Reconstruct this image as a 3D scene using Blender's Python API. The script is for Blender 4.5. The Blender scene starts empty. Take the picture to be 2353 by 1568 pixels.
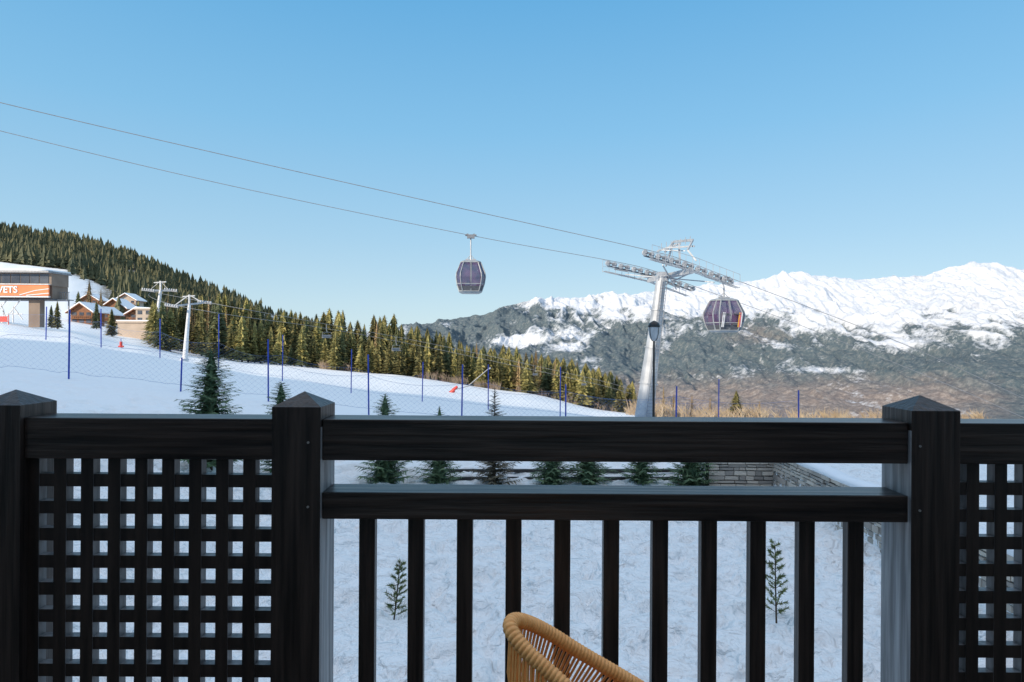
import bpy, math, random
import numpy as np
from mathutils import Vector, Matrix
random.seed(7); RNG=np.random.RandomState(5)
scene=bpy.context.scene
col=scene.collection
R=math.radians
F=1400.0; CX,CY=1176.5,784.0; CZ=1.35; ROLL=R(0.35)
ca,sa=math.cos(ROLL),math.sin(ROLL)
def P(px,py,Y):
    dx=(px-CX)/F*Y; dy=-(py-CY)/F*Y
    return Vector((dx*ca-dy*sa, Y, CZ+dx*sa+dy*ca))
def pix(x,y,z):
    a=x; b=z-CZ
    dx=a*ca+b*sa; dy=-a*sa+b*ca
    return CX+dx/y*F, CY-dy/y*F
# ---------------------------------------------------------------- camera
cd=bpy.data.cameras.new('camera'); cam=bpy.data.objects.new('camera',cd); col.objects.link(cam)
cd.sensor_width=36; cd.lens=F/2353*36; cd.clip_start=0.05; cd.clip_end=40000
m=Matrix(((ca,-sa,0,0),(0,0,-1,0),(sa,ca,0,CZ),(0,0,0,1)))
cam.matrix_world=m
scene.camera=cam
# ---------------------------------------------------------------- world + sun
EL,AZ=20,45
w=bpy.data.worlds.new("World"); scene.world=w; w.use_nodes=True
nt=w.node_tree; nt.nodes.clear()
sky=nt.nodes.new('ShaderNodeTexSky'); sky.sky_type='NISHITA'; sky.sun_disc=False
sky.sun_elevation=R(EL); sky.sun_rotation=R(180+AZ); sky.altitude=1800; sky.air_density=1.0; sky.dust_density=0.3; sky.ozone_density=1.2
bg=nt.nodes.new('ShaderNodeBackground'); bg.inputs['Strength'].default_value=0.15
out=nt.nodes.new('ShaderNodeOutputWorld')
tcw=nt.nodes.new('ShaderNodeTexCoord'); sx=nt.nodes.new('ShaderNodeSeparateXYZ'); nt.links.new(tcw.outputs['Generated'],sx.inputs[0])
cr=nt.nodes.new('ShaderNodeValToRGB'); E=cr.color_ramp.elements
stops=[(0.0,(.58,.75,.84)),(.06,(.53,.73,.85)),(.16,(.40,.66,.86)),(.32,(.245,.565,.86)),(.50,(.135,.45,.80)),(.60,(.16,.46,.80)),(.78,(.77,.85,.98))]
while len(E)<len(stops): E.new(.5)
for k,(p,c) in enumerate(stops): E[k].position=p; E[k].color=(*c,1)
nt.links.new(sx.outputs['Z'],cr.inputs[0])
sc=nt.nodes.new('ShaderNodeVectorMath'); sc.operation='SCALE'; sc.inputs['Scale'].default_value=1/0.15
nt.links.new(cr.outputs[0],sc.inputs[0])
hi=nt.nodes.new('ShaderNodeMapRange'); hi.inputs['From Min'].default_value=.62; hi.inputs['From Max'].default_value=.85; hi.inputs['To Min'].default_value=1; hi.inputs['To Max'].default_value=1.25  # overhead sky brightened out of view, added fill for the shaded snow
nt.links.new(sx.outputs['Z'],hi.inputs[0])
sc2=nt.nodes.new('ShaderNodeVectorMath'); sc2.operation='SCALE'; nt.links.new(sc.outputs[0],sc2.inputs[0]); nt.links.new(hi.outputs[0],sc2.inputs['Scale'])
mxw=nt.nodes.new('ShaderNodeMixRGB'); mxw.inputs[0].default_value=.87
nt.links.new(sky.outputs[0],mxw.inputs[1]); nt.links.new(sc2.outputs[0],mxw.inputs[2])
nt.links.new(mxw.outputs[0],bg.inputs[0]); nt.links.new(bg.outputs[0],out.inputs[0])
sd=bpy.data.lights.new('sun','SUN'); sd.energy=5.0; sd.angle=R(0.5); sd.color=(1,.85,.66)
so=bpy.data.objects.new('sun',sd); col.objects.link(so)
sv=Vector((-math.sin(R(AZ))*math.cos(R(EL)),-math.cos(R(AZ))*math.cos(R(EL)),math.sin(R(EL))))
so.rotation_euler=sv.to_track_quat('Z','Y').to_euler()
scene.view_settings.view_transform='Standard'; scene.view_settings.look='None'; scene.view_settings.exposure=0
# ---------------------------------------------------------------- materials
def mat(name,c1,c2=None,scale=5,rough=.6,metal=0,bump=0,bdist=.02,map_scale=None,detail=4,alpha=1,rand=0,spec=None,lo=.35,hi=.65):
    M=bpy.data.materials.new(name); M.use_nodes=True
    n=M.node_tree; b=n.nodes['Principled BSDF']
    b.inputs['Roughness'].default_value=rough; b.inputs['Metallic'].default_value=metal; b.inputs['Alpha'].default_value=alpha
    if spec is not None: b.inputs['Specular IOR Level'].default_value=spec
    c2=c2 or tuple(x*.75 for x in c1)
    tc=n.nodes.new('ShaderNodeTexCoord'); mp=n.nodes.new('ShaderNodeMapping')
    if map_scale: mp.inputs['Scale'].default_value=map_scale
    n.links.new(tc.outputs['Object'],mp.inputs[0])
    no=n.nodes.new('ShaderNodeTexNoise'); no.inputs['Scale'].default_value=scale; no.inputs['Detail'].default_value=detail
    n.links.new(mp.outputs[0],no.inputs['Vector'])
    cr=n.nodes.new('ShaderNodeValToRGB'); cr.color_ramp.elements[0].position=lo; cr.color_ramp.elements[1].position=hi
    cr.color_ramp.elements[0].color=(*c1,1); cr.color_ramp.elements[1].color=(*c2,1)
    n.links.new(no.outputs[0],cr.inputs[0])
    last=cr.outputs[0]
    if rand:
        oi=n.nodes.new('ShaderNodeObjectInfo'); hs=n.nodes.new('ShaderNodeHueSaturation')
        mr=n.nodes.new('ShaderNodeMapRange'); mr.inputs['To Min'].default_value=1-rand; mr.inputs['To Max'].default_value=1+rand
        n.links.new(oi.outputs['Random'],mr.inputs[0]); n.links.new(mr.outputs[0],hs.inputs['Value']); n.links.new(last,hs.inputs['Color']); last=hs.outputs[0]
    n.links.new(last,b.inputs['Base Color'])
    if bump:
        bn=n.nodes.new('ShaderNodeBump'); bn.inputs['Strength'].default_value=bump; bn.inputs['Distance'].default_value=bdist
        n.links.new(no.outputs[0],bn.inputs['Height']); n.links.new(bn.outputs[0],b.inputs['Normal'])
    return M
MT={}
MT['wood_x']=mat('wood_x',(.009,.0065,.006),(.052,.037,.031),1,.33,bump=.9,bdist=.004,map_scale=(2.5,60,60),detail=8)
MT['wood_z']=mat('wood_z',(.009,.0065,.006),(.048,.034,.029),1,.40,bump=.9,bdist=.004,map_scale=(60,60,2.5),detail=8)
MT['wood_lattice']=mat('wood_lattice',(.010,.007,.0065),(.034,.024,.020),1,.42,bump=.5,bdist=.003,map_scale=(50,50,3),detail=7)
MT['wood_skylit']=mat('wood_skylit',(.14,.145,.16),(.42,.43,.45),1,.5,bump=.6,bdist=.003,map_scale=(45,45,2.5),detail=8)  # same rail wood, with sky light on the post sides painted in as grey
MT['wood_side_skylit']=mat('wood_side_skylit',(.08,.078,.08),(.22,.22,.23),1,.4,bump=.4,bdist=.003,map_scale=(40,40,6),detail=7)  # lattice inner faces: sky light put into the colour as lighter wood
MT['screw']=mat('screw',(.45,.45,.45),rough=.4,metal=.6)
MT['cord']=mat('cord',(1.0,.50,.17),(.88,.40,.12),60,.40)
MT['black_metal']=mat('black_metal',(.015,.015,.016),rough=.35)
MT['galv']=mat('galv',(.46,.48,.51),(.32,.34,.37),3,.5,metal=.25)
MT['mast']=mat('mast',(.46,.48,.51),(.30,.32,.35),1.2,.5,metal=.2,detail=8)
MT['galv_dark']=mat('galv_dark',(.28,.29,.31),(.17,.18,.20),5,.5,metal=.2)
MT['cable']=mat('cable',(.24,.25,.27),rough=.7)
MT['cabin_frame']=mat('cabin_frame',(.34,.36,.38),(.25,.27,.29),4,.45,metal=.1)
MT['cabin_dark']=mat('cabin_dark',(.08,.085,.10),rough=.5)
MT['glass']=mat('glass',(.035,.04,.10),(.13,.07,.16),1.6,.04,alpha=.68,spec=.9)
MT['seat_red']=mat('seat_red',(.25,.04,.08),rough=.6)
MT['white']=mat('white',(.75,.76,.78),rough=.5)
MT['red']=mat('red',(.65,.05,.03),rough=.5)
MT['orange']=mat('orange',(.72,.16,.04),(.8,.22,.07),.3,.5)
MT['blue_pole']=mat('blue_pole',(.02,.06,.42),rough=.45)
MT['net']=mat('net',(.14,.22,.45),rough=.7)
MT['lamp_glass']=mat('lamp_glass',(.5,.52,.55),rough=.2)
MT['ski_y']=mat('ski_y',(.8,.4,.05),rough=.4); MT['ski_p']=mat('ski_p',(.7,.15,.2),rough=.4)
MT['chalet_wood']=mat('chalet_wood',(.30,.13,.06),(.17,.075,.04),1,.8,map_scale=(1,1,6))
MT['plaster']=mat('plaster',(.50,.40,.32),(.42,.34,.27),.5,.9)
MT['window']=mat('window',(.05,.06,.08),(.12,.13,.15),.5,rough=.12)
MT['concrete_b']=mat('concrete_b',(.26,.20,.16),(.2,.15,.12),.7,.8)
MT['trunk']=mat('trunk',(.09,.06,.04),(.05,.035,.025),6,.9)
MT['fir']=mat('fir',(.12,.125,.045),(.31,.27,.095),.9,.8,rand=.45)
MT['fir_dark']=mat('fir_dark',(.06,.085,.04),(.16,.165,.07),.8,.8,rand=.3)
MT['larch']=mat('larch',(.24,.17,.09),(.38,.28,.15),.8,.85,rand=.25)
MT['young_fir']=mat('young_fir',(.075,.135,.075),(.19,.27,.14),5,.7)
MT['sapling']=mat('sapling',(.11,.15,.05),(.25,.28,.10),9,.7)
MT['dry_fir']=mat('dry_fir',(.12,.10,.07),(.20,.17,.11),5,.8)
MT['forest']=mat('forest',(.055,.065,.036),(.15,.14,.068),.045,.85,detail=8)
MT['scrub']=mat('scrub',(.18,.13,.10),(.32,.25,.18),.5,.9)
MT['gold_scrub']=mat('gold_scrub',(.30,.22,.14),(.50,.39,.26),.5,.9)
MT['timber']=mat('timber',(.05,.045,.045),(.03,.028,.028),3,.7,map_scale=(1,20,20))
MT['deck']=mat('deck',(.10,.08,.065),(.06,.05,.04),2,.7,map_scale=(1,30,1))
MT['wall_render']=mat('wall_render',(.65,.6,.54),(.55,.5,.45),1,.9)
def snow_mat():
    M=bpy.data.materials.new('snow'); M.use_nodes=True; n=M.node_tree; b=n.nodes['Principled BSDF']; b.inputs['Roughness'].default_value=.65
    b.inputs['Specular IOR Level'].default_value=.2
    at=n.nodes.new('ShaderNodeAttribute'); at.attribute_name='dry'
    at2=n.nodes.new('ShaderNodeAttribute'); at2.attribute_name='tramp'
    tc=n.nodes.new('ShaderNodeTexCoord')
    n1=n.nodes.new('ShaderNodeTexNoise'); n1.inputs['Scale'].default_value=3.6; n1.inputs['Detail'].default_value=4; n1.inputs['Distortion'].default_value=.35; n1.inputs['Roughness'].default_value=.5
    n2=n.nodes.new('ShaderNodeTexNoise'); n2.inputs['Scale'].default_value=.35; n2.inputs['Detail'].default_value=9; n2.inputs['Roughness'].default_value=.7
    for q in (n1,n2): n.links.new(tc.outputs['Object'],q.inputs['Vector'])
    ad=n.nodes.new('ShaderNodeMath'); ad.operation='MULTIPLY_ADD'; ad.inputs[1].default_value=.8; 
    n.links.new(n2.outputs[0],ad.inputs[0]); n.links.new(at.outputs['Fac'],ad.inputs[2])
    mr=n.nodes.new('ShaderNodeMapRange'); mr.inputs['From Min'].default_value=.78; mr.inputs['From Max'].default_value=.92
    n.links.new(ad.outputs[0],mr.inputs[0])
    dry=n.nodes.new('ShaderNodeValToRGB'); dry.color_ramp.elements[0].color=(.12,.10,.075,1); dry.color_ramp.elements[1].color=(.36,.29,.21,1)
    n.links.new(n1.outputs[0],dry.inputs[0])
    mx=n.nodes.new('ShaderNodeMixRGB'); mx.inputs['Color1'].default_value=(.90,.90,.905,1)
    n.links.new(mr.outputs[0],mx.inputs['Fac']); n.links.new(dry.outputs[0],mx.inputs['Color2']); n.links.new(mx.outputs[0],b.inputs['Base Color'])
    bn=n.nodes.new('ShaderNodeBump'); bn.inputs['Distance'].default_value=.27
    ms=n.nodes.new('ShaderNodeMath'); ms.operation='MULTIPLY_ADD'; ms.inputs[1].default_value=.85; ms.inputs[2].default_value=.09
    n.links.new(at2.outputs['Fac'],ms.inputs[0]); n.links.new(ms.outputs[0],bn.inputs['Strength'])
    n.links.new(n1.outputs[0],bn.inputs['Height']); n.links.new(bn.outputs[0],b.inputs['Normal'])
    return M
MT['snow']=snow_mat()
MT['snow_plain']=mat('snow_plain',(.85,.87,.9),(.82,.84,.88),2,.7,bump=.3,bdist=.05)
def stone_mat():
    M=bpy.data.materials.new('stone_wall'); M.use_nodes=True; n=M.node_tree; b=n.nodes['Principled BSDF']; b.inputs['Roughness'].default_value=.85
    tc=n.nodes.new('ShaderNodeTexCoord'); no=n.nodes.new('ShaderNodeTexNoise'); no.inputs['Scale'].default_value=1.7; no.inputs['Detail'].default_value=6
    n.links.new(tc.outputs['Object'],no.inputs['Vector'])
    oi=n.nodes.new('ShaderNodeAttribute'); oi.attribute_name='tone'
    cr=n.nodes.new('ShaderNodeValToRGB'); cr.color_ramp.elements[0].color=(.28,.25,.225,1); cr.color_ramp.elements[1].color=(.66,.58,.49,1)
    ad=n.nodes.new('ShaderNodeMath'); ad.operation='MULTIPLY_ADD'; ad.inputs[1].default_value=.4
    n.links.new(no.outputs[0],ad.inputs[0]); n.links.new(oi.outputs['Fac'],ad.inputs[2]); n.links.new(ad.outputs[0],cr.inputs[0])
    n.links.new(cr.outputs[0],b.inputs['Base Color'])
    return M
MT['stone']=stone_mat()
# ---------------------------------------------------------------- mesh builder
class MB:
    def __init__(s): s.v=[]; s.f=[]; s.tone=[]
    def quadbox(s,c,ex,ey,ez):
        c=Vector(c);i=len(s.v)
        for sx,sy,sz in ((-1,-1,-1),(1,-1,-1),(1,1,-1),(-1,1,-1),(-1,-1,1),(1,-1,1),(1,1,1),(-1,1,1)):
            s.v.append(tuple(c+ex*sx+ey*sy+ez*sz))
        for q in ((0,3,2,1),(4,5,6,7),(0,1,5,4),(1,2,6,5),(2,3,7,6),(3,0,4,7)): s.f.append(tuple(i+k for k in q))
    def box(s,x0,x1,y0,y1,z0,z1):
        s.quadbox(((x0+x1)/2,(y0+y1)/2,(z0+z1)/2),Vector(((x1-x0)/2,0,0)),Vector((0,(y1-y0)/2,0)),Vector((0,0,(z1-z0)/2)))
    def bar(s,a,b,w,h=None,up=(0,0,1)):
        a=Vector(a);b=Vector(b);h=h or w;d=(b-a);L=d.length;d.normalize();up=Vector(up)
        if abs(d.dot(up))>.98: up=Vector((0,1,0))
        sd=d.cross(up).normalized();u=sd.cross(d).normalized()
        s.quadbox((a+b)/2,d*L/2,sd*w/2,u*h/2)
    def tube(s,pts,r,n=8,cap=True,close=False):
        pts=[Vector(p) for p in pts];N=len(pts); i0=len(s.v)
        rs=r if isinstance(r,(list,tuple)) else [r]*N
        ref=None
        for k,p in enumerate(pts):
            if close: d=pts[(k+1)%N]-pts[k-1]
            else: d=pts[min(k+1,N-1)]-pts[max(k-1,0)]
            d.normalize()
            if ref is None:
                ref=Vector((0,0,1)) if abs(d.z)<.9 else Vector((1,0,0))
            a=d.cross(ref).normalized(); b=a.cross(d).normalized(); ref=b
            for j in range(n):
                t=2*math.pi*j/n; s.v.append(tuple(p+(a*math.cos(t)+b*math.sin(t))*rs[k]))
        for k in range(N if close else N-1):
            k2=(k+1)%N
            for j in range(n):
                s.f.append((i0+k*n+j,i0+k*n+(j+1)%n,i0+k2*n+(j+1)%n,i0+k2*n+j))
        if cap and not close:
            s.f.append(tuple(i0+j for j in range(n))[::-1]); s.f.append(tuple(i0+(N-1)*n+j for j in range(n)))
    def tri(s,a,b,c):
        i=len(s.v); s.v+= [tuple(a),tuple(b),tuple(c)]; s.f.append((i,i+1,i+2))
    def quad(s,a,b,c,d):
        i=len(s.v); s.v+= [tuple(a),tuple(b),tuple(c),tuple(d)]; s.f.append((i,i+1,i+2,i+3))
    def rings(s,rings,cap=True):
        i0=len(s.v);n=len(rings[0])
        for r in rings: s.v+=[tuple(p) for p in r]
        for k in range(len(rings)-1):
            for j in range(n): s.f.append((i0+k*n+j,i0+k*n+(j+1)%n,i0+(k+1)*n+(j+1)%n,i0+(k+1)*n+j))
        if cap:
            s.f.append(tuple(i0+j for j in range(n))[::-1]); s.f.append(tuple(i0+(len(rings)-1)*n+j for j in range(n)))
OFF={}
def build(mb,name,material,parent=None,smooth=False,bevel=0):
    o0=OFF.get(parent.name,Vector((0,0,0))) if parent else Vector((0,0,0))
    me=bpy.data.meshes.new(name)
    me.from_pydata([(a-o0.x,b-o0.y,c-o0.z) for a,b,c in mb.v],[],mb.f)
    me.materials.append(MT[material]); 
    if smooth: me.polygons.foreach_set('use_smooth',[True]*len(me.polygons))
    me.update()
    o=bpy.data.objects.new(name,me); col.objects.link(o)
    if parent: o.parent=parent
    OFF[o.name]=o0
    if bevel:
        bm=o.modifiers.new('bevel','BEVEL'); bm.width=bevel; bm.segments=2; bm.limit_method='ANGLE'
    return o
def sides(o,material,test):
    o.data.materials.append(MT[material])
    for p in o.data.polygons:
        if test(p.normal): p.material_index=1
def tag(o,label,cat,group=None):
    o['label']=label;o['category']=cat
    if group:o['group']=group
    return o
def thing(name,label,cat,loc,group=None):
    o=bpy.data.objects.new(name,None); col.objects.link(o); o.location=loc; o.empty_display_size=.2
    OFF[o.name]=Vector(loc); return tag(o,label,cat,group)
def dup(root,loc,rotz=0,scale=None,label=None,group=None,matl=None):
    r=root.copy(); col.objects.link(r); r.location=loc; r.rotation_euler=(0,0,rotz)
    if scale is not None: r.scale=scale
    if label: r['label']=label
    if group: r['group']=group
    for ch in root.children:
        c=ch.copy(); col.objects.link(c); c.parent=r
        for g in ch.children:
            d=g.copy(); col.objects.link(d); d.parent=c
    return r
# ---------------------------------------------------------------- noise
def hashn(ix,iy,seed):
    h=(ix.astype(np.int64)*374761393+iy.astype(np.int64)*668265263+seed*1274126177)&0x7fffffff
    h=((h^(h>>13))*1274126177)&0x7fffffff
    return ((h^(h>>16))&0xffff)/65535.0
def vnoise(x,y,seed=0):
    ix=np.floor(x);iy=np.floor(y);fx=x-ix;fy=y-iy;fx=fx*fx*fx*(fx*(fx*6-15)+10);fy=fy*fy*fy*(fy*(fy*6-15)+10)
    a=hashn(ix,iy,seed);b=hashn(ix+1,iy,seed);c=hashn(ix,iy+1,seed);d=hashn(ix+1,iy+1,seed)
    return (a*(1-fx)+b*fx)*(1-fy)+(c*(1-fx)+d*fx)*fy
def fbm(x,y,o=5,seed=0,ridged=False):
    t=0;a=1;s=0
    for k in range(o):
        n=vnoise(x+k*17.3,y+k*9.1,seed+k)
        if ridged: n=1-np.abs(2*n-1)
        t=t+a*n;s+=a;a*=.5;x,y=(x*1.6+y*1.2),(-x*1.2+y*1.6)
    return t/s
# ---------------------------------------------------------------- terrain
TPX=np.array([-400,0,150,300,450,600,900,1200,1400,1600,1900,2353,2800.])
def Zr(Y,pys): return [-(p-784)/F*Y for p in pys]
TY=np.array([-20,5,10,16.8,23,37,60,95,150,300,500,700,1000,2300.])
TZ=np.array([
 [-3.7]*3+[-3.8]*2+[-4]*8,
 [-3.6,-3.6,-3.6,-3.8,-3.9,-4,-4,-4,-4,-4,-4,-4,-4],
 [-2.8,-2.9,-3.2,-3.5,-3.7,-3.9,-4,-4,-4,-4,-4,-4,-4],
 [-1.6,-1.9,-2.2,-2.7,-3.1,-3.6,-3.95,-3.97,-3.98,-3.98,-4,-4,-4],
 Zr(23,[835,850,865,880,902,925,965,990,1000,1005,1010,1015,1020]),
 Zr(37,[760,778,790,815,842,872,915,946,965,978,985,990,995]),
 Zr(60,[742,754,776,808,842,860,890,925,955,972,976,980,985]),
 Zr(95,[728,745,765,798,826,842,863,903,945,968,968,972,980]),
 Zr(150,[722,738,752,775,805,835,866,910,955,990,1000,1020,1030]),
 Zr(300,[640,660,680,720,770,808,855,910,965,1060,1090,1100,1100]),
 Zr(500,[580,605,628,672,728,775,845,910,1000,1070,1090,1100,1100]),
 Zr(700,[512,545,566,602,672,722,808,900,1000,1070,1100,1100,1100]),
 [60,40,20,0,-20,-60,-120,-170,-230,-260,-270,-280,-280],
 [-400]*13])
def tz(x,y):
    x=np.asarray(x,float);y=np.asarray(y,float)
    px=np.clip(CX+F*x/np.maximum(y,6.0),-400,2800); yy=np.clip(y,-20,2300)
    i=np.clip(np.searchsorted(TPX,px)-1,0,len(TPX)-2); j=np.clip(np.searchsorted(TY,yy)-1,0,len(TY)-2)
    u=(px-TPX[i])/(TPX[i+1]-TPX[i]); v=(yy-TY[j])/(TY[j+1]-TY[j])
    u=u*.6+.4*u*u*(3-2*u); v=v*.6+.4*v*v*(3-2*v)
    z=(TZ[j,i]*(1-u)+TZ[j,i+1]*u)*(1-v)+(TZ[j+1,i]*(1-u)+TZ[j+1,i+1]*u)*v
    amp=np.clip((yy-15)/60,0,1)*.25+np.clip((yy-180)/400,0,1)*5
    z=z+amp*(fbm(x/ (6+yy*.08),y/(6+yy*.08),4,3)-.5)
    near=np.clip((24-yy)/6,0,1)
    fp_=fbm(x*2.3,y*2.3,3,21); 
    z=z+near*(.20*(fbm(x*.8,y*.8,4,11)-.5)-.75*np.clip(fp_-.50,0,.2)-.34*np.clip(vnoise(x*3.6,y*3.6,77)-.60,0,1)*(vnoise(x*.5,y*.5,5)>.3))
    bed=((x>7.25)&(y<17.3))
    z=np.where(bed,np.maximum(z,-3.2+.12*(vnoise(x*1.5,y*1.5,5)-.5)),z)
    bed2=((x>5.6)&(y>17.1)&(y<22))
    z=np.where(bed2,np.maximum(z,-3.15),z)
    return z+CZ
def tzs(x,y): return float(tz(np.array([x]),np.array([y]))[0])
def sheet(name,xs,ys,zs,material,attrs={},smooth=True):
    nr,nc=xs.shape
    co=np.stack([xs,ys,zs],-1).reshape(-1,3).astype(np.float32)
    idx=np.arange(nr*nc).reshape(nr,nc)
    q=np.stack([idx[:-1,:-1],idx[:-1,1:],idx[1:,1:],idx[1:,:-1]],-1).reshape(-1,4)
    me=bpy.data.meshes.new(name); me.vertices.add(len(co)); me.vertices.foreach_set('co',co.ravel())
    me.loops.add(q.size); me.loops.foreach_set('vertex_index',q.ravel().astype(np.int32))
    me.polygons.add(len(q)); me.polygons.foreach_set('loop_start',np.arange(0,q.size,4,dtype=np.int32)); me.polygons.foreach_set('loop_total',np.full(len(q),4,np.int32))
    if smooth: me.polygons.foreach_set('use_smooth',np.ones(len(q),bool))
    me.update(calc_edges=True); me.materials.append(MT[material])
    for k,a in attrs.items():
        at=me.attributes.new(k,'FLOAT','POINT'); at.data.foreach_set('value',a.ravel().astype(np.float32))
    o=bpy.data.objects.new(name,me); col.objects.link(o); o['kind']='structure'; return o
yr=np.concatenate([np.linspace(-20,4,14),np.linspace(4.1,24,260),np.geomspace(24.3,2300,190)])
vv=np.linspace(-1.15,1.15,660)
V_,Y_=np.meshgrid(vv,yr); X_=V_*(Y_+ np.where(Y_<24,8+20*np.clip((8-Y_)/10,0,3),8))
Z_=tz(X_,Y_)
pxg=CX+F*X_/np.maximum(Y_,6)
dry=np.clip((Y_-75)/15,0,1)*np.clip((pxg-1420)/60,0,1)*.55
dry=np.maximum(dry,np.clip((Y_-112)/20,0,1)*np.clip((pxg-330)/100,0,1)*.5)
fo=np.clip((Y_-240)/60,0,1); clear=np.clip((240-pxg)/60,0,1)*np.clip((480-Y_)/40,0,1)
dry=np.maximum(dry,fo*.5*(1-clear))
tramp=np.clip((20-Y_)/4,0,1)
sheet('snow_ground',X_,Y_,Z_,'snow',{'dry':dry,'tramp':tramp})
# added unseen hill behind the chalet, shaped so its ridge shades the lower piste
yb=np.linspace(-150,-20.5,40); xb=np.linspace(-480,260,150)
XB,YB=np.meshgrid(xb,yb)
zr=CZ+.515*(38+72)
prof=np.interp(-YB,[20,30,72,90,150],[-3,-1,zr,zr-4,zr-25])
ZB=prof+ np.clip((-YB-30)/30,0,1)*(3.0*(fbm(XB/14,YB*0+2,4,61)-.5))
sheet('added_shade_hill',XB,YB,ZB,'snow_plain')
# ---------------------------------------------------------------- mountains
def mtn_mat():
    M=bpy.data.materials.new('mountain'); M.use_nodes=True; n=M.node_tree; b=n.nodes['Principled BSDF']; b.inputs['Roughness'].default_value=.9; b.inputs['Specular IOR Level'].default_value=.05
    def attr(a):
        q=n.nodes.new('ShaderNodeAttribute'); q.attribute_name=a; return q.outputs['Fac']
    tc=n.nodes.new('ShaderNodeTexCoord')
    def noise(s,d,r=.6):
        q=n.nodes.new('ShaderNodeTexNoise'); q.inputs['Scale'].default_value=s; q.inputs['Detail'].default_value=d; q.inputs['Roughness'].default_value=r
        n.links.new(tc.outputs['Object'],q.inputs['Vector']); return q.outputs[0]
    na=noise(.006,12,.72); nb=noise(.035,6,.75)
    def madd(a,k,c):
        q=n.nodes.new('ShaderNodeMath'); q.operation='MULTIPLY_ADD'; q.inputs[1].default_value=k; n.links.new(a,q.inputs[0])
        if isinstance(c,float): q.inputs[2].default_value=c
        else: n.links.new(c,q.inputs[2])
        return q.outputs[0]
    def ramp(a,e):
        q=n.nodes.new('ShaderNodeValToRGB'); cr=q.color_ramp
        while len(cr.elements)<len(e): cr.elements.new(.5)
        for k,(p,c) in enumerate(e): cr.elements[k].position=p; cr.elements[k].color=(*c,1)
        n.links.new(a,q.inputs[0]); return q.outputs[0]
    def mix(f,a,bb):
        q=n.nodes.new('ShaderNodeMixRGB'); n.links.new(f,q.inputs[0]); n.links.new(a,q.inputs[1]); n.links.new(bb,q.inputs[2]); return q.outputs[0]
    def mr(a,lo,hi):
        q=n.nodes.new('ShaderNodeMapRange'); q.inputs['From Min'].default_value=lo; q.inputs['From Max'].default_value=hi; n.links.new(a,q.inputs[0]); return q.outputs[0]
    forest=ramp(nb,[(.32,(.070,.105,.135)),(.5,(.115,.150,.170)),(.70,(.26,.27,.27))])  # distance haze is mixed into these mountain colours as blue-grey
    brown=ramp(nb,[(.32,(.16,.145,.15)),(.5,(.27,.23,.215)),(.68,(.42,.375,.35))])
    bf=mr(madd(na,.9,attr('brown')),.70,1.15)
    base=mix(bf,forest,brown)
    snowc=n.nodes.new('ShaderNodeRGB'); snowc.outputs[0].default_value=(.68,.71,.77,1)
    sf=mr(madd(nb,.8,madd(na,1.6,attr('snow'))),1.48,1.82)
    n.links.new(mix(sf,base,snowc.outputs[0]),b.inputs['Base Color'])
    bn=n.nodes.new('ShaderNodeBump'); bn.inputs['Strength'].default_value=.85; bn.inputs['Distance'].default_value=55
    n.links.new(na,bn.inputs['Height']); n.links.new(bn.outputs[0],b.inputs['Normal'])
    return M
MT['mountain']=mtn_mat()
RX=[400,800,985,1060,1110,1165,1215,1300,1400,1500,1600,1690,1760,1820,1870,1940,2050,2130,2180,2230,2290,2353,2500,2800,3100]
RYp=[800,775,750,731,726,706,691,686,681,672,662,651,641,628,635,644,640,632,615,605,610,625,650,640,660]
SLX=[400,985,1190,1240,1300,1360,1400,1480,1530,1600,1700,1780,1850,1950,2000,2060,2130,2200,2260,2353,2500,3100]
SLY=[680,680,690,702,720,712,714,720,708,698,712,718,738,768,742,750,720,724,748,744,740,740]
mp=np.linspace(300,3100,1200); mt=np.concatenate([np.linspace(0,1,460),1+np.linspace(.01,.25,16)])
MPX,MTT=np.meshgrid(mp,mt)
MY=1900+5200*MTT
MX=(MPX-CX)/F*MY
Rr=np.interp(mp,RX,RYp)+3.5*(fbm(mp/12,mp*0,4,70)-.5)*2
tt=np.clip(MTT,0,1)
py=1010+(Rr[None,:]-1010)*tt**.95
A=np.clip(np.sin(np.pi*np.clip(tt,0,1)),0,1)**.32
wx=MX+260*(fbm(MX/700,MY/700,3,8)-.5)
gul=fbm(wx/420+MY/3200,MY/2100,4,31,True)-.5
gul2=fbm(wx/150-MY/1500,MY/700,4,91,True)-.5
gul3=fbm(wx/260+MY/500,MY/420,5,123,True)-.5
big=fbm(MX/1500,MY/2500,3,17)-.5
pyn=py-A*(50*big+60*gul+34*gul2+26*gul3)
dx=(MPX-CX)/F*MY
pyn=pyn+np.where(MTT>1,(MTT-1)*700,0)
dy=-(pyn-CY)/F*MY
MXw=dx*ca-dy*sa; MZ=CZ+dx*sa+dy*ca
sl=np.interp(MPX,SLX,SLY)
nl=fbm(MX/500,MY/900,5,55)
snow=(sl-pyn)/70+.60+(nl-.5)*1.1 +gul2*1.0-gul*.5
snow=np.clip(snow,-.1,.98)
low=.36*np.clip((850-pyn)/90,0,1)
snow=np.maximum(snow,low+(nl-.5)*1.2-gul2*.5)
for (cx_,cy_,rx_,ry_,k) in ((1190,783,90,18,.72),(1130,765,50,12,.5),(1310,802,45,14,.5),(1800,797,110,10,.42),(1700,850,50,30,.36),(2050,790,140,18,.55),(1600,868,90,12,.28),(1900,855,120,12,.32),(1330,712,90,12,.6),(1960,735,60,20,.4),(2150,860,120,10,.25)):
    e=np.exp(-(((MPX-cx_)/rx_)**2+((pyn-cy_+(nl-.5)*30)/ry_)**2)); snow=np.maximum(snow,e*(k+(nl-.5)*1.3+.05))
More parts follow.
